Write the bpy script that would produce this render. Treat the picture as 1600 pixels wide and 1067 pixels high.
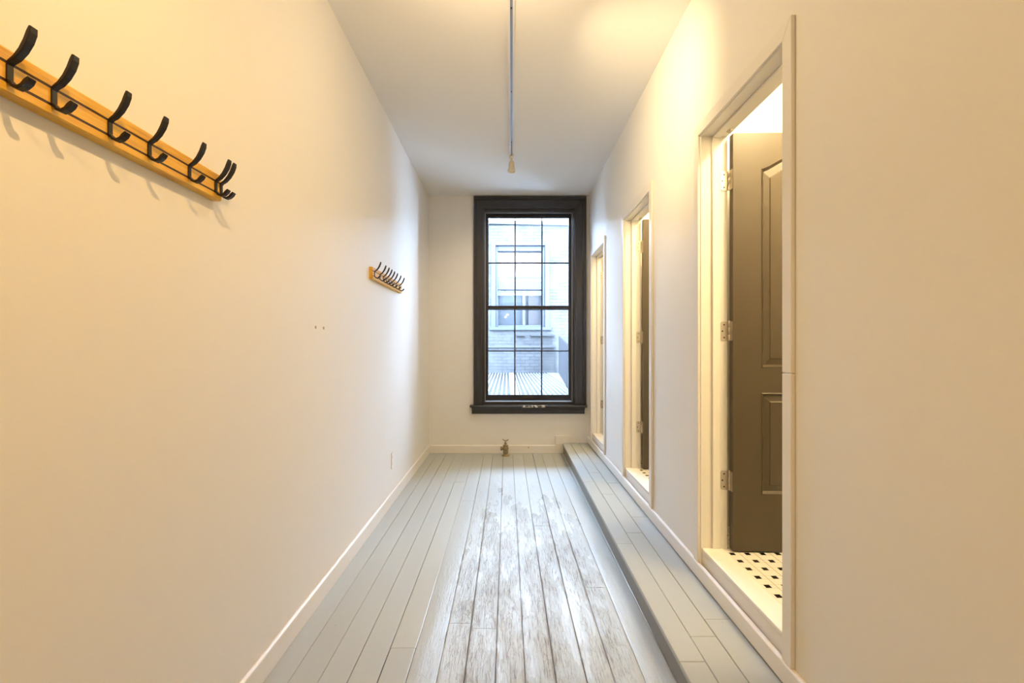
import bpy, bmesh, math, random
from mathutils import Vector, Matrix
random.seed(7)
for o in list(bpy.data.objects): bpy.data.objects.remove(o)
S = bpy.context.scene
COL = S.collection

# ------------------------------------------------------------------ camera, world, lights, exposure
H = 1.21                      # camera height
F = 700.0                     # focal length in pixels of a 1600 wide frame
cd = bpy.data.cameras.new('camera'); cam = bpy.data.objects.new('camera', cd); COL.objects.link(cam)
cam.location = (0, 0, H); cam.rotation_euler = (math.pi/2, 0, 0)
cd.sensor_width = 36; cd.lens = 36*F/1600; cd.clip_start = .02
cd.shift_x = 8/1600; cd.shift_y = 8.5/1600
S.camera = cam

W = bpy.data.worlds.new('sky'); S.world = W; W.use_nodes = True
bg = W.node_tree.nodes['Background']
bg.inputs[0].default_value = (.52, .71, 1.0, 1); bg.inputs[1].default_value = 50.0

def light(name, kind, loc, power, color, target=None, size=.04, angle=100, blend=.6):
    l = bpy.data.lights.new(name, kind); l.energy = power; l.color = color
    if kind in ('POINT', 'SPOT'): l.shadow_soft_size = size
    if kind == 'SPOT': l.spot_size = math.radians(angle); l.spot_blend = blend
    o = bpy.data.objects.new(name, l); COL.objects.link(o); o.location = loc
    if target is not None:
        o.rotation_euler = (Vector(target)-Vector(loc)).to_track_quat('-Z', 'Y').to_euler()
    return o
WARM = (1.0, .61, .21)
light('track_spot_to_left_wall', 'SPOT', (.03, .35, 2.80), 76, WARM, (-.9, 1.05, .7), .012, 120, 1.0)
light('track_spot_to_right_wall', 'SPOT', (.10, 2.08, 2.66), 52, (1, .75, .39), (.93, 2.62, 2.42), .03, 102, 1.0)
light('ceiling_fill', 'POINT', (-.05, 1.85, 2.52), 11, (1, .71, .36), None, .05)  # added omni fill that brightens the ceiling, not a fixture of the track
light('track_spot_behind_camera', 'SPOT', (.03, -.5, 2.80), 42, (1, .60, .20), (.0, .9, .0), .05, 140, .9)
light('track_end_spot', 'SPOT', (.042, 4.02, 2.762), 34, (1, .78, .50), (.1, 5.0, .9), .025, 125, 1.0)
Y0S = (1.411, 2.807, 4.203)
for (y, p) in ((Y0S[0]-.06, 58), (Y0S[1]+.2, 52), (Y0S[2]+.2, 40)):
    light('bathroom_ceiling_lamp', 'POINT', (1.5, y, 2.72), p, (1, .75, .38), None, .05)
vs = S.view_settings
vs.view_transform = 'Standard'; vs.look = 'None'; vs.exposure = 0.1; vs.gamma = 1; vs.use_curve_mapping = False

# ------------------------------------------------------------------ materials
def mat(name, col, rough=.5, metal=0, spec=.5, bump=None, coat=0):
    m = bpy.data.materials.new(name); m.use_nodes = True
    nt = m.node_tree; b = nt.nodes['Principled BSDF']
    b.inputs['Base Color'].default_value = (*col, 1); b.inputs['Roughness'].default_value = rough
    b.inputs['Metallic'].default_value = metal; b.inputs['Specular IOR Level'].default_value = spec
    b.inputs['Coat Weight'].default_value = coat
    if bump:
        sc, st = bump[0], bump[1]; stretch = bump[2] if len(bump) > 2 else (1, 1, 1)
        tc = nt.nodes.new('ShaderNodeTexCoord'); mp = nt.nodes.new('ShaderNodeMapping')
        mp.inputs['Scale'].default_value = stretch
        n = nt.nodes.new('ShaderNodeTexNoise'); n.inputs['Scale'].default_value = sc; n.inputs['Detail'].default_value = 4
        bp = nt.nodes.new('ShaderNodeBump'); bp.inputs['Strength'].default_value = st; bp.inputs['Distance'].default_value = .004
        L = nt.links.new
        L(tc.outputs['Object'], mp.inputs[0]); L(mp.outputs[0], n.inputs['Vector']); L(n.outputs['Fac'], bp.inputs['Height']); L(bp.outputs[0], b.inputs['Normal'])
    return m
def math_node(nt, op, a, b=None, clamp=False):
    n = nt.nodes.new('ShaderNodeMath'); n.operation = op; n.use_clamp = clamp
    for i, v in enumerate((a, b)):
        if v is None: continue
        if isinstance(v, (int, float)): n.inputs[i].default_value = v
        else: nt.links.new(v, n.inputs[i])
    return n.outputs[0]
def ramp(nt, fac, stops):
    r = nt.nodes.new('ShaderNodeValToRGB'); nt.links.new(fac, r.inputs[0])
    e = r.color_ramp.elements
    while len(e) < len(stops): e.new(.5)
    for i, (p, c) in enumerate(stops):
        e[i].position = p; e[i].color = (*c, 1) if isinstance(c, tuple) else (c, c, c, 1)
    return r.outputs[0]
def mixc(nt, fac, a, b, mode='MIX'):
    n = nt.nodes.new('ShaderNodeMix'); n.data_type = 'RGBA'; n.blend_type = mode
    if isinstance(fac, (int, float)): n.inputs[0].default_value = fac
    else: nt.links.new(fac, n.inputs[0])
    for i, v in ((6, a), (7, b)):
        if isinstance(v, tuple): n.inputs[i].default_value = (*v, 1)
        else: nt.links.new(v, n.inputs[i])
    return n.outputs[2]
def objxyz(nt):
    tc = nt.nodes.new('ShaderNodeTexCoord'); sp = nt.nodes.new('ShaderNodeSeparateXYZ')
    nt.links.new(tc.outputs['Object'], sp.inputs[0]); return tc.outputs['Object'], sp.outputs
def noise(nt, vec, scale, detail=4, rough=.5, stretch=None):
    if stretch:
        mp = nt.nodes.new('ShaderNodeMapping'); mp.inputs['Scale'].default_value = stretch; nt.links.new(vec, mp.inputs[0]); vec = mp.outputs[0]
    n = nt.nodes.new('ShaderNodeTexNoise'); n.inputs['Scale'].default_value = scale
    n.inputs['Detail'].default_value = detail; n.inputs['Roughness'].default_value = rough
    nt.links.new(vec, n.inputs['Vector']); return n.outputs['Fac']

M = {}
M['wall'] = mat('wall_paint', (.84, .83, .81), .55, bump=(90, .04), spec=.3)
M['ceiling'] = mat('ceiling_paint', (.86, .855, .84), .7, spec=.2)
M['trim'] = mat('white_trim_paint', (.82, .80, .77), .35, bump=(30, .05))
M['marble'] = mat('white_marble', (.88, .87, .85), .25)
M['charcoal'] = mat('charcoal_gloss_paint', (.028, .028, .032), .32, bump=(25, .12))
M['sashblack'] = mat('black_sash_paint', (.014, .015, .02), .3, bump=(25, .1))
M['doorpaint'] = mat('dark_grey_door_paint', (.070, .050, .028), .34, bump=(60, .06))
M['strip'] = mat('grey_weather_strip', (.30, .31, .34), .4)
M['hinge'] = mat('satin_nickel', (.55, .50, .43), .35, metal=.85)
M['screw'] = mat('dark_screw', (.06, .05, .04), .5, metal=.6)
M['hook'] = mat('black_hook_metal', (.018, .014, .012), .42, metal=.3)
M['rail'] = mat('dark_groove', (.05, .02, .01), .5)
M['track'] = mat('white_track_enamel', (.75, .76, .78), .4)
M['slot'] = mat('track_slot_grey', (.30, .32, .37), .35, metal=.5)
M['cream'] = mat('cream_plastic', (.80, .72, .55), .45)
M['brass'] = mat('aged_brass', (.32, .26, .15), .38, metal=.8, bump=(120, .3))
M['plastic'] = mat('white_plastic', (.86, .86, .86), .3)
M['anchor'] = mat('wall_plug', (.42, .36, .26), .6)
M['hole'] = mat('dark_hole', (.05, .04, .03), .8)

def wood_mat():
    m = mat('yellow_pine', (.7, .4, .12), .38); nt = m.node_tree; b = nt.nodes['Principled BSDF']
    v, s = objxyz(nt)
    g = noise(nt, v, 6, 6, .6, (1, 1.2, 26))
    c = ramp(nt, g, [(.3, (.62, .30, .035)), (.5, (.76, .425, .045)), (.7, (.82, .50, .07))])
    nt.links.new(c, b.inputs['Base Color']); return m
M['pine'] = wood_mat()

def floor_mat(name, worn_amount):
    m = mat(name, (.4, .4, .4), .3); nt = m.node_tree; b = nt.nodes['Principled BSDF']; L = nt.links.new
    v, s = objxyz(nt)
    geo = nt.nodes.new('ShaderNodeNewGeometry')
    isl = geo.outputs['Random Per Island']
    base = ramp(nt, isl, [(0, (.415, .445, .445)), (1, (.45, .48, .478))])
    # worn walkway along the middle of the hall
    dx = math_node(nt, 'ABSOLUTE', math_node(nt, 'SUBTRACT', s[0], .12))
    band = math_node(nt, 'MULTIPLY', math_node(nt, 'SUBTRACT', 1.0, math_node(nt, 'DIVIDE', dx, .50)), 2.2, True)
    far = math_node(nt, 'MULTIPLY', math_node(nt, 'SUBTRACT', 4.6, s[1]), .5, True)
    patch = ramp(nt, noise(nt, v, 3.2, 4, .6, (2.6, .55, 1)), [(.34, 0.0), (.66, 1.0)])
    worn = math_node(nt, 'MULTIPLY', math_node(nt, 'MULTIPLY', band, far), math_node(nt, 'ADD', math_node(nt, 'MULTIPLY', patch, .8), .2))
    worn = math_node(nt, 'MULTIPLY', worn, worn_amount)
    at = nt.nodes.new('ShaderNodeAttribute'); at.attribute_name = 'across'
    e = math_node(nt, 'MULTIPLY', math_node(nt, 'ABSOLUTE', math_node(nt, 'SUBTRACT', at.outputs['Fac'], .5)), 2.0)   # 0 mid board, 1 at its edges
    wob = noise(nt, v, 9, 5, .65, (1.5, .6, 1))
    edge = ramp(nt, math_node(nt, 'ADD', e, math_node(nt, 'MULTIPLY', math_node(nt, 'SUBTRACT', wob, .5), .55)), [(.88, 0.0), (.99, 1.0)])
    fine = noise(nt, v, 52, 8, .66, (3.2, .17, 1))
    blot = noise(nt, v, 11, 6, .68, (1.6, .5, 1))
    crack = ramp(nt, fine, [(.52, 0.0), (.58, 1.0)])
    peel = ramp(nt, blot, [(.50, 0.0), (.515, 1.0), (.56, 1.0), (.60, 0.25)])
    cmask = math_node(nt, 'MULTIPLY', math_node(nt, 'MULTIPLY', crack, math_node(nt, 'ADD', math_node(nt, 'MULTIPLY', blot, 2.4), -.65, True)), worn)
    col = mixc(nt, math_node(nt, 'MULTIPLY', cmask, 1.2, True), base, (.17, .155, .145))
    col = mixc(nt, math_node(nt, 'MULTIPLY', math_node(nt, 'MULTIPLY', edge, worn), .65), col, (.19, .165, .145))
    speck = ramp(nt, noise(nt, v, 60, 2, .5, (1, .5, 1)), [(.74, 0.0), (.78, 1.0)])
    col = mixc(nt, math_node(nt, 'MULTIPLY', speck, .3), col, (.17, .15, .13))
    L(col, b.inputs['Base Color'])
    w1 = math_node(nt, 'ADD', worn, .05)
    h = math_node(nt, 'SUBTRACT', math_node(nt, 'MULTIPLY', peel, .30), math_node(nt, 'MULTIPLY', edge, .35))
    h = math_node(nt, 'ADD', math_node(nt, 'MULTIPLY', h, worn), math_node(nt, 'MULTIPLY', math_node(nt, 'MULTIPLY', fine, .8), w1))
    hgt = math_node(nt, 'ADD', h, math_node(nt, 'MULTIPLY', noise(nt, v, 3, 3, .5, (3, .5, 1)), .5))
    bp = nt.nodes.new('ShaderNodeBump'); bp.inputs['Strength'].default_value = .85; bp.inputs['Distance'].default_value = .008
    L(hgt, bp.inputs['Height']); L(bp.outputs[0], b.inputs['Normal'])
    L(math_node(nt, 'SUBTRACT', .30, math_node(nt, 'MULTIPLY', worn, .07)), b.inputs['Roughness'])
    b.inputs['Specular IOR Level'].default_value = .62
    return m
M['floor'] = floor_mat('worn_grey_floor_paint', 1.0)
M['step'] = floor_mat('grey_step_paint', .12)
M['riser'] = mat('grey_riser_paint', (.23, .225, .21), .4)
M['under'] = mat('subfloor_dark', (.04, .033, .028), .9)

def tile_mat():
    m = mat('white_tile_black_dots', (.8, .8, .8), .22); nt = m.node_tree; b = nt.nodes['Principled BSDF']
    v, s = objxyz(nt); P = .0695; D = .0235; g = .0016
    def pos(o, off): return math_node(nt, 'MODULO', math_node(nt, 'ADD', o, off), P)
    u = pos(s[0], 5*P - 1.033 + P/2); w = pos(s[1], 5*P - 1.983 + P/2 + 10*P)
    du = math_node(nt, 'ABSOLUTE', math_node(nt, 'SUBTRACT', u, P/2)); dw = math_node(nt, 'ABSOLUTE', math_node(nt, 'SUBTRACT', w, P/2))
    dot = math_node(nt, 'LESS_THAN', math_node(nt, 'MAXIMUM', du, dw), D/2)
    # grout of a basket weave: one line through dot columns edges in each direction
    l1 = math_node(nt, 'LESS_THAN', math_node(nt, 'ABSOLUTE', math_node(nt, 'SUBTRACT', du, P/2 - .0005)), g)
    l2 = math_node(nt, 'LESS_THAN', math_node(nt, 'ABSOLUTE', math_node(nt, 'SUBTRACT', dw, D/2 + .0008)), g*.6)
    grout = math_node(nt, 'MAXIMUM', l1, l2)
    c = mixc(nt, grout, (.85, .84, .80), (.52, .50, .46))
    c = mixc(nt, dot, c, (.012, .012, .013))
    nt.links.new(c, b.inputs['Base Color']); return m
M['tile'] = tile_mat()

def brick_mat():
    m = mat('pale_painted_brick', (.7, .7, .7), .85); nt = m.node_tree; b = nt.nodes['Principled BSDF']; L = nt.links.new
    v, s = objxyz(nt)
    cb = nt.nodes.new('ShaderNodeCombineXYZ'); L(s[0], cb.inputs[0]); L(s[2], cb.inputs[1])
    br = nt.nodes.new('ShaderNodeTexBrick'); L(cb.outputs[0], br.inputs['Vector'])
    br.inputs['Scale'].default_value = 1; br.inputs['Brick Width'].default_value = .21; br.inputs['Row Height'].default_value = .075
    br.inputs['Mortar Size'].default_value = .009; br.inputs['Mortar Smooth'].default_value = .3
    br.inputs['Color1'].default_value = (.034, .034, .035, 1); br.inputs['Color2'].default_value = (.023, .0225, .024, 1); br.inputs['Mortar'].default_value = (.011, .011, .0125, 1)
    n = ramp(nt, noise(nt, v, 2.2, 5, .65), [(.42, 0.0), (.62, 1.0)])
    c = mixc(nt, n, br.outputs[0], (.038, .0375, .037))
    L(c, b.inputs['Base Color'])
    bp = nt.nodes.new('ShaderNodeBump'); bp.inputs['Strength'].default_value = .5; bp.inputs['Distance'].default_value = .01; bp.invert = True
    L(br.outputs['Fac'], bp.inputs['Height']); L(bp.outputs[0], b.inputs['Normal']); return m
M['brick'] = brick_mat()
M['stucco'] = mat('pale_stucco', (0.038, 0.038, 0.038), .9, bump=(5, .5))
M['bluegrey'] = mat('blue_grey_frame_paint', (0.013, 0.016, 0.025), .5)
M['slat'] = mat('pale_roof_metal', (.105, .105, .105), .5, bump=(6, .3))
M['slatgap'] = mat('roof_groove', (0.006, 0.006, 0.006), .8)
M['fence'] = mat('weathered_fence_board', (0.019, 0.019, 0.022), .8, bump=(8, .4, (6, 6, .5)))
M['blind'] = mat('white_blind', (0.098, 0.098, 0.096), .8)
M['pinkish'] = mat('pale_curtain', (0.038, 0.029, 0.031), .8)
M['darkcap'] = mat('dark_metal_cap', (0.006, 0.006, 0.007), .6)
def glass_mat():
    m = bpy.data.materials.new('window_glass'); m.use_nodes = True; nt = m.node_tree
    for n in list(nt.nodes): nt.nodes.remove(n)
    out = nt.nodes.new('ShaderNodeOutputMaterial'); mx = nt.nodes.new('ShaderNodeMixShader')
    t = nt.nodes.new('ShaderNodeBsdfTransparent'); g = nt.nodes.new('ShaderNodeBsdfGlossy'); g.inputs['Roughness'].default_value = .02
    t.inputs[0].default_value = (.97, .98, .98, 1)
    fr = nt.nodes.new('ShaderNodeFresnel'); fr.inputs[0].default_value = 1.3
    L = nt.links.new; L(fr.outputs[0], mx.inputs[0]); L(t.outputs[0], mx.inputs[1]); L(g.outputs[0], mx.inputs[2]); L(mx.outputs[0], out.inputs[0])
    return m
M['glass'] = glass_mat()
def stool_mat():
    m = mat('chipped_charcoal_sill_paint', (.022, .022, .024), .3); nt = m.node_tree; b = nt.nodes['Principled BSDF']
    v, s = objxyz(nt)
    n = noise(nt, v, 26, 5, .7)
    inx = math_node(nt, 'SUBTRACT', .20, math_node(nt, 'ABSOLUTE', math_node(nt, 'SUBTRACT', s[0], .30)))
    iny = math_node(nt, 'SUBTRACT', .030, math_node(nt, 'ABSOLUTE', math_node(nt, 'SUBTRACT', s[1], 5.035)))
    k = math_node(nt, 'MULTIPLY', math_node(nt, 'MULTIPLY', inx, 14, True), math_node(nt, 'MULTIPLY', iny, 40, True))
    f = math_node(nt, 'GREATER_THAN', math_node(nt, 'MULTIPLY', n, k), .50)
    nt.links.new(mixc(nt, f, (.03, .031, .036), (.75, .71, .65)), b.inputs['Base Color']); return m
M['stool'] = stool_mat()

# ------------------------------------------------------------------ mesh helpers
class MB:
    def __init__(s): s.at = []; s.v = []; s.f = []; s.mi = []; s.smooth = []; s.cur = 0
    def add(s, verts, faces, smooth=False):
        n = len(s.v); s.v += [tuple(p) for p in verts]
        for f in faces: s.f.append([i+n for i in f]); s.mi.append(s.cur); s.smooth.append(smooth)
        return s
    def box(s, x0, x1, y0, y1, z0, z1):
        x0, x1 = sorted((x0, x1)); y0, y1 = sorted((y0, y1)); z0, z1 = sorted((z0, z1))
        return s.add([(x, y, z) for z in (z0, z1) for y in (y0, y1) for x in (x0, x1)],
                     [(0, 2, 3, 1), (4, 5, 7, 6), (0, 1, 5, 4), (2, 6, 7, 3), (0, 4, 6, 2), (1, 3, 7, 5)])
    def prism(s, poly, axis, a, b):
        """extrude a 2-D polygon along an axis ('x': poly is (y,z); 'y': (x,z); 'z': (x,y))"""
        def P(p, t): return (t, p[0], p[1]) if axis == 'x' else (p[0], t, p[1]) if axis == 'y' else (p[0], p[1], t)
        n = len(poly)
        vs = [P(p, a) for p in poly]+[P(p, b) for p in poly]
        fs = [list(range(n))[::-1], list(range(n, 2*n))]+[(i, (i+1) % n, n+(i+1) % n, n+i) for i in range(n)]
        return s.add(vs, fs)
    def lathe(s, prof, origin, axis='z', seg=20):
        """prof: (radius, height) pairs"""
        o = Vector(origin); vs = []
        for r, h in prof:
            for k in range(seg):
                a = 2*math.pi*k/seg; c, d = r*math.cos(a), r*math.sin(a)
                p = (c, d, h) if axis == 'z' else (h, c, d) if axis == 'x' else (c, h, d)
                vs.append(o+Vector(p))
        fs = []
        for i in range(len(prof)-1):
            for k in range(seg):
                k2 = (k+1) % seg
                fs.append((i*seg+k, i*seg+k2, (i+1)*seg+k2, (i+1)*seg+k))
        s.add(vs, fs, True)
        n = len(prof)-1
        s.add([vs[k] for k in range(seg)], [list(range(seg))[::-1]])
        s.add([vs[n*seg+k] for k in range(seg)], [list(range(seg))])
        return s
    def strap(s, pts, width, thick, yc=0):
        """flat strap swept along (x,z) points, given widths (along y) and thicknesses per point"""
        vs = []; n = len(pts)
        for i, p in enumerate(pts):
            a = Vector(pts[max(0, i-1)]); b = Vector(pts[min(n-1, i+1)]); t = (b-a).normalized(); nn = Vector((-t[1], t[0]))
            for (sy, st) in ((-1, -1), (1, -1), (1, 1), (-1, 1)):
                q = Vector(p)+nn*(st*thick[i]/2); vs.append((q[0], yc+sy*width[i]/2, q[1]))
        fs = [(0, 1, 2, 3), tuple(4*(n-1)+k for k in (3, 2, 1, 0))]
        for i in range(n-1):
            for k in range(4): fs.append((4*i+k, 4*(i+1)+k, 4*(i+1)+(k+1) % 4, 4*i+(k+1) % 4))
        return s.add(vs, fs)
    def build(s, name, mats, parent=None, xf=None, bevel=0, seg=2, angle=35):
        me = bpy.data.meshes.new(name)
        vs = s.v if xf is None else [tuple(xf @ Vector(p)) for p in s.v]
        me.from_pydata(vs, [], s.f)
        for m in (mats if isinstance(mats, (list, tuple)) else [mats]): me.materials.append(m)
        me.polygons.foreach_set('material_index', s.mi); me.polygons.foreach_set('use_smooth', s.smooth)
        if s.at:
            me.attributes.new('across', 'FLOAT', 'POINT').data.foreach_set('value', s.at)
        bm = bmesh.new(); bm.from_mesh(me); bmesh.ops.recalc_face_normals(bm, faces=bm.faces); bm.to_mesh(me); bm.free()
        o = bpy.data.objects.new(name, me); COL.objects.link(o)
        if parent is not None: o.parent = parent; o.matrix_parent_inverse = Matrix.Translation(-parent.location)
        if bevel:
            b = o.modifiers.new('bevel', 'BEVEL'); b.width = bevel; b.segments = seg; b.limit_method = 'ANGLE'; b.angle_limit = math.radians(angle)
        return o
def empty(name, loc=(0, 0, 0)):
    o = bpy.data.objects.new(name, None); COL.objects.link(o); o.location = loc; o.empty_display_size = .05; return o
def tag(o, label=None, cat=None, group=None, kind=None):
    if label: o['label'] = label
    if cat: o['category'] = cat
    if group: o['group'] = group
    if kind: o['kind'] = kind
    return o
def struct(o, label, cat): return tag(o, label, cat, None, 'structure')

XL, ZC, YB, YF = -.892, 2.93, 5.11, -1.3
YOUT = 5.40                                   # outer face of the window wall
ANG = -.007                                   # the right-hand wall is not quite parallel to the left
PIV = Vector((.908, 1.45, 0))
RW = Matrix.Translation(PIV) @ Matrix.Rotation(ANG, 4, 'Z') @ Matrix.Translation(-PIV)
XR, XRI = .908, 1.032                          # hall and bathroom faces of the right wall
def PX(x, Y): return (x-792)*Y/F
def PZ(y, Y): return H-(y-542)*Y/F

# ------------------------------------------------------------------ floor: separate boards in one mesh
def boards(mb, x0, x1, y0, y1, z, w, gap, seed, edge=None, thick=.02):
    """painted tongue boards running along y, laid between x0 and x1; random butt joints; slightly cupped tops"""
    r = random.Random(seed); x = x0
    while x < x1-.005:
        ww = w*(.93+.14*r.random()); xe = min(x+ww, x1)
        if x1-xe < .03: xe = x1
        y = y0-r.random()*1.2
        while y < y1:
            ln = 1.3+r.random()*2.2; ya, yb = max(y, y0), min(y+ln, y1)
            if yb-ya > .02:
                g = gap*(.4+1.0*r.random()); a, b = x+g/2, xe-g/2; dz = (r.random()-.5)*.0010; tl = (r.random()-.5)*.0014
                c = .0010
                prof = [(0, -.0006), (.03, -.0001), (.30, c*.5), (.5, c*.6), (.70, c*.5), (.97, -.0001), (1, -.0006)]
                top = [(a+(b-a)*t, z+dz+q-c*.6+tl*(t-.5)) for t, q in prof]
                ny = max(1, int((yb-ya)/.4))
                poly = [(a, z-thick)]+top+[(b, z-thick)]
                mb.prism(poly, 'y', ya+.0006, yb-.0006)
                mb.at += ([0.0]+[t for t, q in prof]+[1.0])*2
            y += ln
        x = xe
mb = MB(); boards(mb, XL, .66, YF, YB, 0, .1065, .0030, 3)
fl = mb.build('floor', M['floor'])
u = MB().box(XL-.1, 1.0, YF-.1, YB+.1, -.08, -.021).build('subfloor', M['under'], fl)
struct(fl, 'worn grey painted floorboards running to the window', 'floor')

# raised step along the right wall, its edge drifting slightly
def step_edge(y): return .613+(.646-.613)*(y-1.5)/(5.11-1.5)
ZS = .115
sm = MB(); rr = random.Random(11)
fr = (0, .30, .63, 1.0)
for i in range(3):
    y = YF
    off = rr.random()
    while y < YB:
        ln = .55+.75*rr.random(); yb = min(y+ln, YB)
        if YB-yb < .2: yb = YB
        g = .0011
        def xx(t, yy): return step_edge(yy)-.012+(.902+.007*(yy-1.45)-step_edge(yy)+.012)*t
        t0, t1 = fr[i], fr[i+1]; dz = (rr.random()-.5)*.0012
        gl = 0 if i == 0 else g
        vs = []
        for zz in (ZS-.02, ZS+dz):
            for (t, yy, s_) in ((t0, y+g*.5, gl), (t1, y+g*.5, -g), (t1, yb-g*.5, -g), (t0, yb-g*.5, gl)):
                vs.append((xx(t, yy)+s_, yy, zz))
        sm.add(vs, [(3, 2, 1, 0), (4, 5, 6, 7), (0, 1, 5, 4), (1, 2, 6, 5), (2, 3, 7, 6), (3, 0, 4, 7)])
        y = yb
st = sm.build('step', M['step'], bevel=.002, seg=1)
struct(st, 'low grey boarded step along the right wall below the doorways', 'step')
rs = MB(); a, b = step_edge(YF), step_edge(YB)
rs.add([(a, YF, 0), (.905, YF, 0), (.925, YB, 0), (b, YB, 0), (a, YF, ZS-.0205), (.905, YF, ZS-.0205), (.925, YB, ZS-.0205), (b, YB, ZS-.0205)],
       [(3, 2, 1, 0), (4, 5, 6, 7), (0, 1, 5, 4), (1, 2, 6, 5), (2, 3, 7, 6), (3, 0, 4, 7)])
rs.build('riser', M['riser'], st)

# ------------------------------------------------------------------ room shell
w = MB().box(XL-.12, XL, YF-.12, YOUT, -.08, ZC+.1).build('wall_left', M['wall']); struct(w, 'long bare warm white left wall of the hall', 'wall')
w = MB().box(XL, 2.3, YF-.12, YF, -.08, ZC+.1).build('wall_front', M['wall']); struct(w, 'plain white wall behind the viewer', 'wall')
w = MB().box(XL-.12, 2.3, YF-.12, YOUT, ZC, ZC+.1).build('ceiling', M['ceiling']); struct(w, 'white plaster ceiling of the hall', 'ceiling')
# end wall with the window opening
OX0, OX1, OZ0, OZ1 = PX(754.5, YB), PX(898, YB), .548, PZ(325.4, YB)
w = MB()
w.box(XL-.12, OX0, YB, YOUT, -.08, ZC+.1); w.box(OX1, 2.3, YB, YOUT, -.08, ZC+.1)
w.box(OX0, OX1, YB, YOUT, OZ1, ZC+.1); w.box(OX0, OX1, YB, YOUT, -.08, OZ0)
w = w.build('wall_back', M['wall']); struct(w, 'narrow cream end wall around the dark framed window', 'wall')
# right wall with three openings
JT = .016                                     # jamb board thickness
CW, CT = .048, .014                           # casing width and thickness
ZT = .266                                     # top of the marble saddles
ZH = 2.198                                    # head of the openings
OPEN = [(y+.050, y+.694) for y in Y0S]        # clear opening between jambs
w = MB(); y = YF
for (a, b) in OPEN:
    w.box(XR, XRI, y, a-JT, -.08, ZC); y = b+JT
    w.box(XR, XRI, a-JT, b+JT, ZH+JT, ZC); w.box(XR, XRI, a-JT, b+JT, -.08, ZS)
w.box(XR, XRI, y, YB+.03, -.08, ZC)
w = w.build('wall_right', M['wall'], xf=RW); struct(w, 'white right wall pierced by three bathroom doorways', 'wall')

# baseboards
def bb_poly(x, d, z0, z1): return [(x, z0), (x+d, z0), (x+d, z1-.006), (x+d*.45, z1), (x, z1)]
b = MB().prism(bb_poly(XL, .014, 0, .092), 'y', YF, YB).build('baseboard_left', M['trim'], bevel=.002, seg=1); struct(b, 'white baseboard along the left wall', 'baseboard')
b = MB().prism([(XR, ZS+.006), (XR-.016, ZS+.008), (XR-.016, ZS+.074), (XR-.010, ZS+.08), (XR, ZS+.08)], 'y', YF, YB).build('baseboard_right', M['trim'], xf=RW, bevel=.002, seg=1); struct(b, 'white baseboard on the step along the right wall', 'baseboard')
b = MB().prism([(YB, 0), (YB-.014, 0), (YB-.014, .086), (YB-.006, .092), (YB, .092)], 'x', XL+.014, PX(868, YB)).build('baseboard_back', M['trim'], bevel=.002, seg=1); struct(b, 'white baseboard under the end window', 'baseboard')
b = MB().box(PX(868, 5.09), step_edge(5.09)-.001+.09, YB-.02, YB, ZS, .20)
b.box(PX(868, 5.09), step_edge(5.09)-.003, YB-.02, YB, 0, ZS)
b = b.build('trim_1', M['trim'], bevel=.003); struct(b, 'white boxed block on the end wall beside the step', 'trim')

# ------------------------------------------------------------------ doorways
ORD = ('nearest', 'middle', 'farthest')
def door_leaf(wd, hg, mb, th=.035):
    """leaf in local coords: u 0..wd away from the hinge, front face at y=0 facing -y, z 0..hg; camber-top two-panel face"""
    st_ = .128; up0, up1 = .844, 1.762+.0; lo0, lo1 = .261, .729; rise = .075
    u0, u1 = st_, wd-st_; N = 14
    def arch(u, base): t = (u-u0)/(u1-u0); return base+rise*math.sin(math.pi*min(1, max(0, t)))**1.3
    def ring(inset, depth, z0, z1, arched):
        pts = []
        a, b_ = u0+inset, u1-inset
        pts.append((a, depth, z0+inset)); pts.append((b_, depth, z0+inset))
        n = N if arched else 1
        for i in range(n+1):
            u = b_+(a-b_)*i/n
            z = (arch(u0+(u-a)/(b_-a)*(u1-u0), z1)-inset) if arched else z1-inset
            pts.append((u, depth, z))
        return pts
    # front skin built from strips around the two panel holes
    def quad(a0, b0, c0, d0): mb.add([(a0, 0, c0), (b0, 0, c0), (b0, 0, d0), (a0, 0, d0)], [(0, 1, 2, 3)])
    quad(0, u0, 0, hg); quad(u1, wd, 0, hg); quad(u0, u1, 0, lo0); quad(u0, u1, lo1, up0)
    for i in range(N):
        ua, ub = u0+(u1-u0)*i/N, u0+(u1-u0)*(i+1)/N
        mb.add([(ua, 0, arch(ua, up1)), (ub, 0, arch(ub, up1)), (ub, 0, hg), (ua, 0, hg)], [(0, 1, 2, 3)])
    for (z0, z1, ar) in ((up0, up1, True), (lo0, lo1, False)):
        steps = [(0, 0), (.004, -.003), (.009, .004), (.014, .010), (.040, .006), (.044, .003)]
        rings = [ring(i, d, z0, z1, ar) for i, d in steps]
        n = len(rings[0]); vs = [p for r_ in rings for p in r_]; fs = []
        for k in range(len(rings)-1):
            for i in range(n): fs.append((k*n+i, k*n+(i+1) % n, (k+1)*n+(i+1) % n, (k+1)*n+i))
        fs.append(tuple((len(rings)-1)*n+i for i in range(n)))
        mb.add(vs, fs)
    # back and edges
    mb.add([(0, 0, 0), (wd, 0, 0), (wd, 0, hg), (0, 0, hg), (0, th, 0), (wd, th, 0), (wd, th, hg), (0, th, hg)],
           [(4, 7, 6, 5), (0, 4, 5, 1), (3, 2, 6, 7), (0, 3, 7, 4), (1, 5, 6, 2)])
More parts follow.
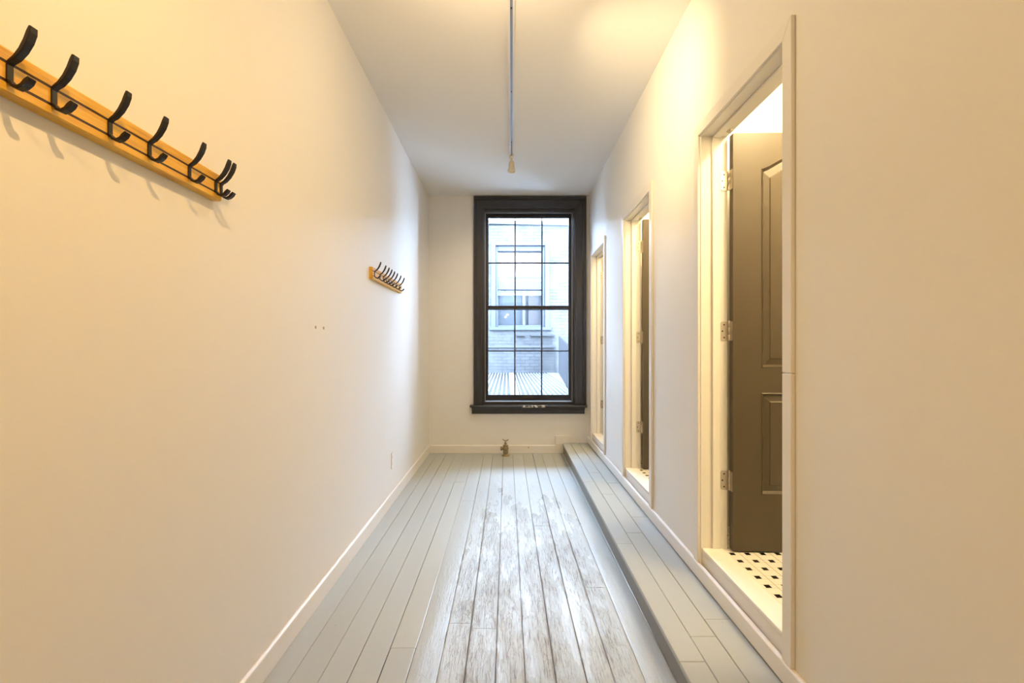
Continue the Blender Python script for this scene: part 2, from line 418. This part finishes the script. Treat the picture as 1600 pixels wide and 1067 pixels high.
for k, (a, b) in enumerate(OPEN):
    # frame: casing, jambs and stops
    n = k+2
    fr_ = empty('trim_%d' % n, RW @ Vector((XR, b, ZS)))
    struct(fr_, 'white casing and jambs of the %s bathroom doorway' % ORD[k], 'door frame')
    cs = MB(); ci, co = .004, .004+CW
    zi, zo = ZH+ci, ZH+ci+CW+.006
    x0, x1 = XR-CT, XR
    for (s_, e) in ((-1, a), (1, b)):
        p = [(e+s_*ci, ZS+.08), (e+s_*co, ZS+.08), (e+s_*co, zo), (e+s_*ci, zi)]
        if k == 0 and s_ < 0:                 # the nearest stile is pieced from two lengths
            zj = 1.126
            cs.prism([p[0], p[1], (p[1][0], zj-.0005), (p[0][0], zj-.0005)], 'x', x0, x1)
            cs.prism([(p[0][0], zj+.0005), (p[1][0], zj+.0005), p[2], p[3]], 'x', x0, x1)
        else:
            cs.prism(p, 'x', x0, x1)
    cs.prism([(a-ci, zi), (b+ci, zi), (b+co, zo), (a-co, zo)], 'x', x0, x1)
    cs.build('casing', M['trim'], fr_, RW, bevel=.003)
    jm = MB()
    jm.box(XR-.002, XRI, b, b+JT, ZS, ZH+JT); jm.box(XR-.002, XRI, a-JT, a, ZS, ZH+JT); jm.box(XR-.002, XRI, a, b, ZH, ZH+JT)
    sx0, sx1 = .958, .994
    jm.box(sx0, sx1, b-.011, b, ZT, ZH); jm.box(sx0, sx1, a, a+.011, ZT, ZH); jm.box(sx0, sx1, a+.011, b-.011, ZH-.011, ZH)
    jm.build('jamb', M['trim'], fr_, RW, bevel=.002, seg=1)
    MB().lathe([(.016, 0), (.016, -.003), (.010, -.006), (.006, -.012)], (1.013, b-.06, ZH), seg=16).build('ball_catch', M['hinge'], fr_, RW)
    MB().box(XR+.006, XR+.02, a, b, ZS+.0, ZT-.02).build('riser_board', M['trim'], fr_, RW, bevel=.001, seg=1)
    MB().box(XR+.004, 1.008, a, b, ZT-.02, ZT).build('saddle', M['marble'], fr_, RW, bevel=.004)
    # the leaf, swung open into the bathroom about the far jamb
    lf = MB(); wd = b-a-.008; hg = 1.925
    door_leaf(wd, hg, lf)
    loc = RW @ Vector((XRI+.006, b-.040, ZT+.004))
    o = lf.build('door_%d' % (k+1), M['doorpaint'], xf=Matrix.Translation(loc) @ Matrix.Rotation(ANG-.02, 4, 'Z'))
    struct(o, 'dark grey panelled door standing open in the %s bathroom doorway' % ORD[k], 'door')
    for zc in (1.988, 1.284, .585):
        h = MB(); hh = .045; px, py = XRI+.004, b-.003
        h.cur = 0
        # jamb leaf with rounded outer corners, lying on the jamb face
        r_ = .010; pl = [(px, zc-hh), (px, zc+hh)]
        for (cx_, cz_, a0) in ((px-.038+r_, zc+hh-r_, 90), (px-.038+r_, zc-hh+r_, 180)):
            for t in range(5):
                aa = math.radians(a0+t*22.5); pl.append((cx_+r_*math.cos(aa), cz_+r_*math.sin(aa)))
        h.prism(pl, 'y', b-.0030, b-.0002)
        h.lathe([(.006, zc-hh), (.006, zc-.018), (.0052, zc-.0175), (.0052, zc-.0165), (.006, zc-.016), (.006, zc+.016), (.0052, zc+.0165), (.0052, zc+.0175), (.006, zc+.018), (.006, zc+hh), (.004, zc+hh+.003), (.004, zc+hh+.005)], (px+.001, b-.008, 0), seg=12)
        h.box(px+.0005, px+.0035, b-.036, b-.008, zc-hh, zc+hh)
        h.cur = 1
        for dz, dx in ((.03, .022), (0, .030), (-.03, .022)):
            h.lathe([(.0038, 0), (.0038, -.0012)], (px-dx, b-.0028, zc+dz), 'y', 10)
        h.build('hinge', [M['hinge'], M['screw']], o, RW)

# bathrooms behind the right wall
for k, y0 in enumerate(Y0S):
    ya, yb = y0-.34, y0+.96
    s_ = MB()
    s_.box(2.15, 2.2, ya-.05, yb+.05, ZT-.05, 2.88); s_.box(XRI, 2.15, ya-.10+.0, ya, ZT-.05, 2.88)
    if k == 2: s_.box(XRI, 2.15, yb, yb+.05, ZT-.05, 2.88)
    s_.box(XRI, 2.2, ya-.05, yb+.05, 2.88, 2.92)
    o = s_.build('wall_bathroom', M['wall'], xf=RW); struct(o, 'white walls of the small bathroom behind the %s doorway' % ORD[k], 'wall')
    o = MB().box(1.008, 2.15, ya, yb, ZT-.05, ZT-.004).build('floor_bathroom', M['tile'], xf=RW); struct(o, 'white tile floor with black dots in the %s bathroom' % ORD[k], 'floor')

# ------------------------------------------------------------------ window
win = empty('window_1', (PX(826, YB), YB, .553)); struct(win, 'tall black framed sash window in the end wall', 'window')
c = MB(); YC = YB-.022
def casing_leg(mb, xo, xi, z0, zo, zi):
    """one mitred leg: flat board, raised outer band and inner bead (x outer -> inner)"""
    d = 1 if xi > xo else -1; wd = abs(xi-xo)
    for (p, q, y) in ((0, 1, YC), (0, .24, YC-.014), (.24, .32, YC-.006), (.84, 1, YC-.006)):
        xa, xb = xo+d*wd*p, xo+d*wd*q
        za, zb = zo+(zi-zo)*p, zo+(zi-zo)*q
        mb.add([(xa, y, z0), (xb, y, z0), (xb, y, zb), (xa, y, za), (xa, YB, z0), (xb, YB, z0), (xb, YB, zb), (xa, YB, za)],
               [(0, 1, 2, 3), (7, 6, 5, 4), (0, 4, 5, 1), (1, 5, 6, 2), (2, 6, 7, 3), (3, 7, 4, 0)])
xo0, xi0 = PX(740, YC), PX(754.5, YC); xo1, xi1 = PX(916, YC), PX(898, YC)
zo_, zi_ = PZ(307, YC), PZ(325.4, YC)
casing_leg(c, xo0, xi0, .553, zo_, zi_); casing_leg(c, xo1, xi1, .553, zo_-.004, zi_)
for (p, q, y) in ((0, 1, YC), (0, .24, YC-.014), (.24, .32, YC-.006), (.84, 1, YC-.006)):
    za, zb = zo_+(zi_-zo_)*p, zo_+(zi_-zo_)*q
    xa0, xb0 = xo0+(xi0-xo0)*p, xo0+(xi0-xo0)*q; xa1, xb1 = xo1+(xi1-xo1)*p, xo1+(xi1-xo1)*q
    c.add([(xa0, y, za), (xa1, y, za), (xb1, y, zb), (xb0, y, zb), (xa0, YB, za), (xa1, YB, za), (xb1, YB, zb), (xb0, YB, zb)],
          [(0, 1, 2, 3), (7, 6, 5, 4), (0, 4, 5, 1), (1, 5, 6, 2), (2, 6, 7, 3), (3, 7, 4, 0)])
c.build('casing', M['charcoal'], win, bevel=.0025)
# jamb lining with stop and parting beads
j = MB(); jt = .012
def sleeve(mb, x0, x1, z0, z1, y0, y1, t):
    mb.box(x0, x0+t, y0, y1, z0, z1); mb.box(x1-t, x1, y0, y1, z0, z1); mb.box(x0+t, x1-t, y0, y1, z1-t, z1)
jx0, jx1 = OX0+.001, OX1-.001; jz1 = OZ1-.001
sleeve(j, jx0, jx1, .553, jz1, YB-.02, YOUT-.02, .010)
sleeve(j, jx0+.010, jx1-.010, .553, jz1-.010, YB+.012, YB+.048, .010)     # inside stop
sleeve(j, jx0+.010, jx1-.010, .553, jz1-.010, YB+.095, YB+.105, .010)     # parting bead
sleeve(j, jx0+.010, jx1-.010, .553, jz1-.010, YB+.150, YB+.20, .012)      # blind stop
j.box(jx0+.01, jx1-.01, YB+.014, YB+.048, jz1-.038, jz1-.010)
j.build('jamb_lining', M['charcoal'], win, bevel=.0015, seg=1)
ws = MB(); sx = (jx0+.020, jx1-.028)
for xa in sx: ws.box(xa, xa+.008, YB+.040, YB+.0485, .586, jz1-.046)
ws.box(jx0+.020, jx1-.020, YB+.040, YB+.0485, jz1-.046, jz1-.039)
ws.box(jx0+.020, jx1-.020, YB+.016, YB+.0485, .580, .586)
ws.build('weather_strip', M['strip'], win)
def sash(name, x0, x1, z0, z1, y, gx0, gx1, gz0, gz1, vm, hm, th=.038):
    s_ = MB()
    s_.box(x0, gx0, y, y+th, z0, z1); s_.box(gx1, x1, y, y+th, z0, z1); s_.box(gx0, gx1, y, y+th, z0, gz0); s_.box(gx0, gx1, y, y+th, gz1, z1)
    for xm in vm: s_.box(xm-.0075, xm+.0075, y+.004, y+.03, gz0, gz1)
    for zm in hm: s_.box(gx0, gx1, y+.005, y+.029, zm-.0065, zm+.0065)
    o = s_.build(name, M['sashblack'], win, bevel=.002, seg=1)
    g = MB()
    xs = [gx0]+list(vm)+[gx1]; zs = [gz0]+list(hm)+[gz1]
    for i in range(len(xs)-1):
        for q in range(len(zs)-1): g.box(xs[i]+.0005, xs[i+1]-.0005, y+.016, y+.019, zs[q]+.0005, zs[q+1]-.0005)
    gl = g.build('glass', M['glass'], o)
    return o
YL, YU = YB+.050, YB+.106
lo = sash('lower_sash', jx0+.012, jx1-.012, PZ(626, YL), PZ(477.6, YL), YL, PX(762.8, YL), PX(888.4, YL), PZ(617, YL), PZ(482.6, YL),
          [PX(804.4, YL), PX(846.4, YL)], [PZ(548.4, YL)])
up = sash('upper_sash', jx0+.012, jx1-.012, PZ(484, YU), PZ(331.5, YU), YU, PX(763.4, YU), PX(888.6, YU), PZ(479.5, YU), PZ(340.3, YU),
          [PX(804.9, YU), PX(846.9, YU)], [PZ(410.6, YU)])
# sash lift on the bottom rail
lz = PZ(620.5, YL-.01); lx = PX(825, YL)
lf = MB()
lf.box(lx-.062, lx+.062, YL-.004, YL, lz-.017, lz+.017)
lf.prism([(YL-.004, lz-.006), (YL-.018, lz-.010), (YL-.026, lz-.002), (YL-.026, lz+.004), (YL-.022, lz+.004), (YL-.018, lz-.003), (YL-.004, lz+.002)], 'x', lx-.045, lx+.045)
lf.build('sash_lift', M['screw'], lo, bevel=.001, seg=1)
s_ = MB(); s_.prism([(YB+.02, .553), (YB+.02, .583), (YOUT+.06, .56), (YOUT+.06, .53), (YB+.02, .53)], 'x', jx0+.01, jx1-.01)
s_.build('sub_sill', M['charcoal'], win, bevel=.002, seg=1)
st_ = MB(); YSF = 5.028
st_.prism([(YB+.03, .553), (YSF+.010, .553), (YSF+.003, .549), (YSF, .541), (YSF+.003, .532), (YSF+.012, .527), (YB+.03, .527)], 'x', PX(733.8, YSF), PX(917.6, YSF))
st_ = st_.build('stool', M['stool'], win, bevel=.002, seg=1)
ap = MB(); ap.prism([(YB, .527), (YB-.050, .527), (YB-.046, .512), (YB-.034, .500), (YB-.026, .490), (YB-.026, .455), (YB-.022, .450), (YB, .450)], 'x', PX(737, YB-.03), PX(913.6, YB-.03))
ap.build('apron', M['charcoal'], win, bevel=.002, seg=1)

# ------------------------------------------------------------------ coat racks
XBF = XL+.024                                  # front face of the boards
def rack(name, y0, y1, label, hooks, hlabel=None):
    root = empty(name, (XL, (y0+y1)/2, 1.652)); tag(root, label, 'coat rack', 'coat racks on the left wall')
    z0, z1 = 1.652, 1.730; g1, g2 = 1.7046, 1.672; d = .003; hw = .0028
    pr = [(XL, z0), (XBF-.003, z0), (XBF, z0+.003), (XBF, g2-hw), (XBF-d, g2-hw), (XBF-d, g2+hw), (XBF, g2+hw), (XBF, g1-hw), (XBF-d, g1-hw), (XBF-d, g1+hw), (XBF, g1+hw), (XBF, z1-.003), (XBF-.003, z1), (XL, z1)]
    MB().prism(pr, 'y', y0, y1).build('board', M['pine'], root)
    for gz in (g1, g2):
        MB().box(XBF-d, XBF-.0006, y0+.002, y1-.002, gz-hw+.0002, gz+hw-.0002).build('rail', M['rail'], root)
    up_ = [(.043, .062), (.0405, .052), (.035, .037), (.026, .021), (.015, .008), (.005, .001)]
    dn = [(.005, -.0335), (.010, -.041), (.019, -.0445), (.028, -.041), (.035, -.034), (.041, -.027)]
    path = up_+[(.0018, -.005), (.0018, -.030)]+dn
    wd = [.0125, .0138, .0138, .0132, .0125, .0118, .0112, .0112, .0115, .012, .0125, .013, .0135, .0125]
    th = [.0045, .0075, .0078, .0072, .0062, .0048, .0036, .0036, .0046, .006, .0066, .0072, .0085, .0055]
    first = None
    for y in hooks:
        if first is None:
            hm = MB(); hm.strap([(p[0], p[1]) for p in path], wd, th)
            hm.box(-.004, .0015, -.0035, .0035, -.003, .003); hm.box(-.004, .0015, -.0035, .0035, -.036, -.030)
            first = hm.build('hook', M['hook'], bevel=.0012)
            first.location = (XBF, y, g1); first.parent = root; first.matrix_parent_inverse = Matrix.Translation(-root.location)
        else:
            o = first.copy(); COL.objects.link(o); o.location = (XBF, y, g1)
    return root
near_hooks = [.7805, .857, .978, 1.086, 1.223, 1.334, 1.359]
rack('coat_rack', .50, 1.362, 'long pine coat rack with black hooks, nearest, at upper left', near_hooks)
far_hooks = [2.935, 3.06, 3.145, 3.22, 3.30, 3.388, 3.495, 3.607]
rack('coat_rack', 2.90, 3.70, 'small looking distant pine coat rack near the window corner', far_hooks)

# ------------------------------------------------------------------ track light on the ceiling
def tx(y): return .022+.011*(y-2.2)
tr = empty('light_track', (tx(3), 3, ZC)); tag(tr, 'long thin white lighting track running down the ceiling', 'track light')
ta, tb = -.6, 3.98
def slantbox(mb, o0, o1, z0, z1, a=ta, b=tb):
    mb.add([(tx(a)+o0, a, z0), (tx(a)+o1, a, z0), (tx(b)+o1, b, z0), (tx(b)+o0, b, z0), (tx(a)+o0, a, z1), (tx(a)+o1, a, z1), (tx(b)+o1, b, z1), (tx(b)+o0, b, z1)],
           [(3, 2, 1, 0), (4, 5, 6, 7), (0, 1, 5, 4), (1, 2, 6, 5), (2, 3, 7, 6), (3, 0, 4, 7)])
m_ = MB(); slantbox(m_, -.018, -.007, ZC-.020, ZC); slantbox(m_, .007, .018, ZC-.020, ZC); slantbox(m_, -.007, .007, ZC-.006, ZC)
m_.build('channel', M['track'], tr)
m_ = MB(); slantbox(m_, -.0068, .0068, ZC-.010, ZC-.0062); m_.build('slot', M['slot'], tr)
for y in (2.26, 3.0, 3.74):
    MB().lathe([(.005, ZC-.0101), (.005, ZC-.0125), (.003, ZC-.0135)], (tx(y), y, 0), seg=10).build('screw', M['screw'], tr)
MB().box(tx(tb)-.017, tx(tb)+.017, tb, tb+.06, ZC-.026, ZC).build('end_cap', M['cream'], tr, bevel=.004)
# cream lamp head fixed below the far end of the track
lh = empty('track_lamp', (tx(4.04), 4.02, ZC-.026)); tag(lh, 'small cream lamp head at the far end of the ceiling track', 'lamp')
hx, hy = tx(4.02), 4.02
MB().lathe([(.008, ZC-.027), (.008, ZC-.07)], (hx, hy, 0), seg=14).build('stem', M['cream'], lh)
MB().lathe([(.010, ZC-.055), (.022, ZC-.062), (.026, ZC-.075), (.028, ZC-.115), (.036, ZC-.135), (.036, ZC-.150), (.030, ZC-.150), (.026, ZC-.14)], (hx, hy, 0), seg=24).build('lamp_shade', M['cream'], lh)

# ------------------------------------------------------------------ pipe valve on the floor under the window
vx, vy = PX(790, 4.98), 4.985
va = empty('pipe_valve', (vx, vy, 0)); tag(va, 'small aged brass pipe valve standing on the floor under the window', 'valve')
MB().lathe([(.046, .0015), (.046, .005), (.040, .010), (.026, .014), (.024, .022)], (vx, vy, 0), seg=28).build('floor_flange', M['brass'], va)
MB().lathe([(.021, .018), (.021, .030), (.029, .032), (.030, .048), (.025, .052), (.029, .062), (.033, .075), (.033, .090), (.027, .102), (.025, .106)], (vx, vy, 0), seg=24).build('valve_body', M['brass'], va)
MB().lathe([(.018, -.020), (.019, -.040), (.024, -.042), (.024, -.054), (.018, -.056), (.017, -.058)], (vx, vy, .080), 'x', 18).build('side_outlet', M['brass'], va)
MB().lathe([(.028, .106), (.030, .108), (.030, .118), (.020, .122), (.014, .126), (.013, .136), (.016, .138), (.016, .146), (.007, .149), (.006, .168)], (vx, vy, 0), seg=6).build('bonnet', M['brass'], va)
hd = MB()
hd.strap([(vx-.036, .182), (vx-.030, .184), (vx-.018, .172), (vx, .164), (vx+.016, .170), (vx+.026, .178), (vx+.033, .176)], [.010, .014, .012, .016, .012, .014, .010], [.006, .010, .009, .011, .009, .010, .006], vy)
hd.build('handle', M['brass'], va, bevel=.002)

# ------------------------------------------------------------------ left wall fittings
op = empty('wall_outlet', (XL, 3.487, .33)); tag(op, 'white outlet plate low on the left wall near the window', 'outlet')
MB().box(XL, XL+.006, 3.452, 3.522, .268, .392).build('plate', M['plastic'], op, bevel=.003)
for zz in (.305, .355):
    MB().prism([(3.487+.016*math.cos(t*math.pi/8), zz+.014*math.sin(t*math.pi/8)) for t in range(16)], 'x', XL+.006, XL+.0085).build('socket', M['plastic'], op, bevel=.0005, seg=1)
for (y, z, lb) in ((PX(0, 1)*0+.888*F/297.6, 1.302, 'left one of two small plug dots on the bare left wall'), (.888*F/285.2, 1.302, 'right one of two small plug dots on the bare left wall')):
    o = MB().lathe([(.0075, 0), (.0075, .0015), (.0055, .0025), (.0035, .0012)], (XL, y, z), 'x', 14).build('wall_plug', M['anchor']); tag(o, lb, 'wall plug', 'wall plugs')
o = MB().lathe([(.0075, 0), (.0075, -.004), (.004, -.006)], (PX(826, 5.09), YB-.014, PZ(699, 5.09)), 'y', 12).build('screw_cap', M['anchor']); tag(o, 'tiny dark screw cap on the end wall baseboard right of the valve', 'screw cap')

# ------------------------------------------------------------------ outside: roof, fence, neighbouring house
YN = 10.5; ZR = .61
rf = MB(); rf.box(-4.5, 1.6, YOUT+.02, YN+.1, ZR-.2, ZR-.03)
rf = rf.build('metal_roof', M['slatgap']); tag(rf, 'white ribbed metal roof outside below the window', 'roof')
sl = MB(); x = -4.4; i = 0
while x < 1.15:
    y1 = YN-.12
    sl.prism([(x+.004, ZR-.03), (x+.007, ZR-.006), (x+.010, ZR), (x+.027, ZR), (x+.030, ZR-.006), (x+.033, ZR-.03)], 'y', YOUT+.04, y1); x += .0625
sl.box(.06, .155, YOUT+.04, YN-.12, ZR-.01, ZR+.004)
sl.box(.92, 1.18, YOUT+.04, YN-.12, ZR-.01, ZR+.003)
sl.build('ribs', M['slat'], rf)
# fence: boards stepping along a line that closes in towards us
fe = MB(); n = 44; A = Vector((.80, 5.6)); B = Vector((1.19, 10.35)); d = (B-A)/n; nn = Vector((d.y, -d.x)).normalized()*.022
for i in range(n):
    p, q = A+d*i, A+d*(i+.90); zt = 1.19+.29*(i/n)**1.0; off = nn*(.4 if i % 2 else 0)
    pts = [p+off, q+off, q+off+nn, p+off+nn]
    fe.add([(v.x, v.y, ZR) for v in pts]+[(v.x, v.y, zt) for v in pts], [(3, 2, 1, 0), (4, 5, 6, 7), (0, 1, 5, 4), (1, 2, 6, 5), (2, 3, 7, 6), (3, 0, 4, 7)])
fe = fe.build('fence', M['fence']); tag(fe, 'grey vertical board fence on the right edge of the roof outside', 'fence')
# house
nb = empty('brick_house', (.4, YN, ZR)); tag(nb, 'pale brick house across the roof seen through the window', 'building')
nx0, nx1 = PX(767.5, YN), PX(858.5, YN); nz1, nz0 = PZ(377, YN), PZ(516, YN)
ztop = PZ(352, YN)
wl = MB(); wl.box(-5, nx0, YN, YN+.4, -1, ztop); wl.box(nx1, 5, YN, YN+.4, -1, ztop); wl.box(nx0, nx1, YN, YN+.4, nz1, ztop); wl.box(nx0, nx1, YN, YN+.4, -1, nz0)
wl.build('wall', M['brick'], nb)
cp = MB(); cp.add([(-5, YN-.06, ztop+.14), (5, YN-.06, ztop-.10), (5, YN+.45, ztop-.10), (-5, YN+.45, ztop+.14), (-5, YN-.06, ztop+.22), (5, YN-.06, ztop-.02), (5, YN+.45, ztop-.02), (-5, YN+.45, ztop+.22)],
   [(3, 2, 1, 0), (4, 5, 6, 7), (0, 1, 5, 4), (1, 2, 6, 5), (2, 3, 7, 6), (3, 0, 4, 7)])
cp.build('coping', M['stucco'], nb)
lw = MB(); lw.box(-5, 1.10, YN-.10, YN, ZR-.2, PZ(543, YN)); lw.build('lower_wall', M['brick'], nb)
lg = MB(); lg.box(-5, 1.12, YN-.14, YN, PZ(543, YN), PZ(540.5, YN)); lg.build('ledge', M['stucco'], nb)
lg = MB(); lg.box(PX(807, YN), PX(821, YN), YN-.12, YN, PZ(525, YN), PZ(522.8, YN)); lg.box(PX(828, YN), 1.12, YN-.12, YN, PZ(525, YN), PZ(522.8, YN)); lg.build('metal_strip', M['darkcap'], nb)
wf = MB()
def ring(mb, x0, x1, z0, z1, t, y0, y1, tb_=None, tt=None):
    tb_ = t if tb_ is None else tb_; tt = t if tt is None else tt
    mb.box(x0, x0+t, y0, y1, z0, z1); mb.box(x1-t, x1, y0, y1, z0, z1); mb.box(x0+t, x1-t, y0, y1, z0, z0+tb_); mb.box(x0+t, x1-t, y0, y1, z1-tt, z1)
ring(wf, nx0, nx1, nz0, nz1, .105, YN-.03, YN+.12, .07, .10)
ring(wf, nx0+.105, nx1-.105, nz0+.07, nz1-.10, .05, YN+.05, YN+.16, .05, .12)
ix0, ix1 = nx0+.155, nx1-.155
zm1, zm0 = PZ(439.5, YN), PZ(452, YN)
wf.box(ix0, ix1, YN+.08, YN+.17, zm0, zm1)
wf.box(nx0-.04, nx1+.04, YN-.08, YN+.1, nz0, nz0+.07)
wf = wf.build('window_frame', M['bluegrey'], nb, bevel=.006, seg=1)
for (nm, z0, z1) in (('upper_pane', zm1, nz1-.22), ('lower_pane', nz0+.12, zm0)):
    MB().box(ix0, ix1, YN+.150, YN+.156, z0, z1).build('pane', M['glass'], wf)
MB().box(ix0-.02, ix1+.02, YN+.19, YN+.2, PZ(431, YN), nz1-.2).build('blind', M['blind'], nb)
MB().box(PX(826, YN), PX(842, YN), YN+.2, YN+.24, nz0+.12, zm0-.02).build('curtain', M['pinkish'], nb)
MB().box(PX(817, YN), PX(821, YN), YN+.16, YN+.19, nz0+.12, zm0-.02).build('sash_bar', M['blind'], nb)
MB().box(nx0, nx1, YN+.30, YN+.36, nz0, nz1).build('room_backing', M['bluegrey'], nb)
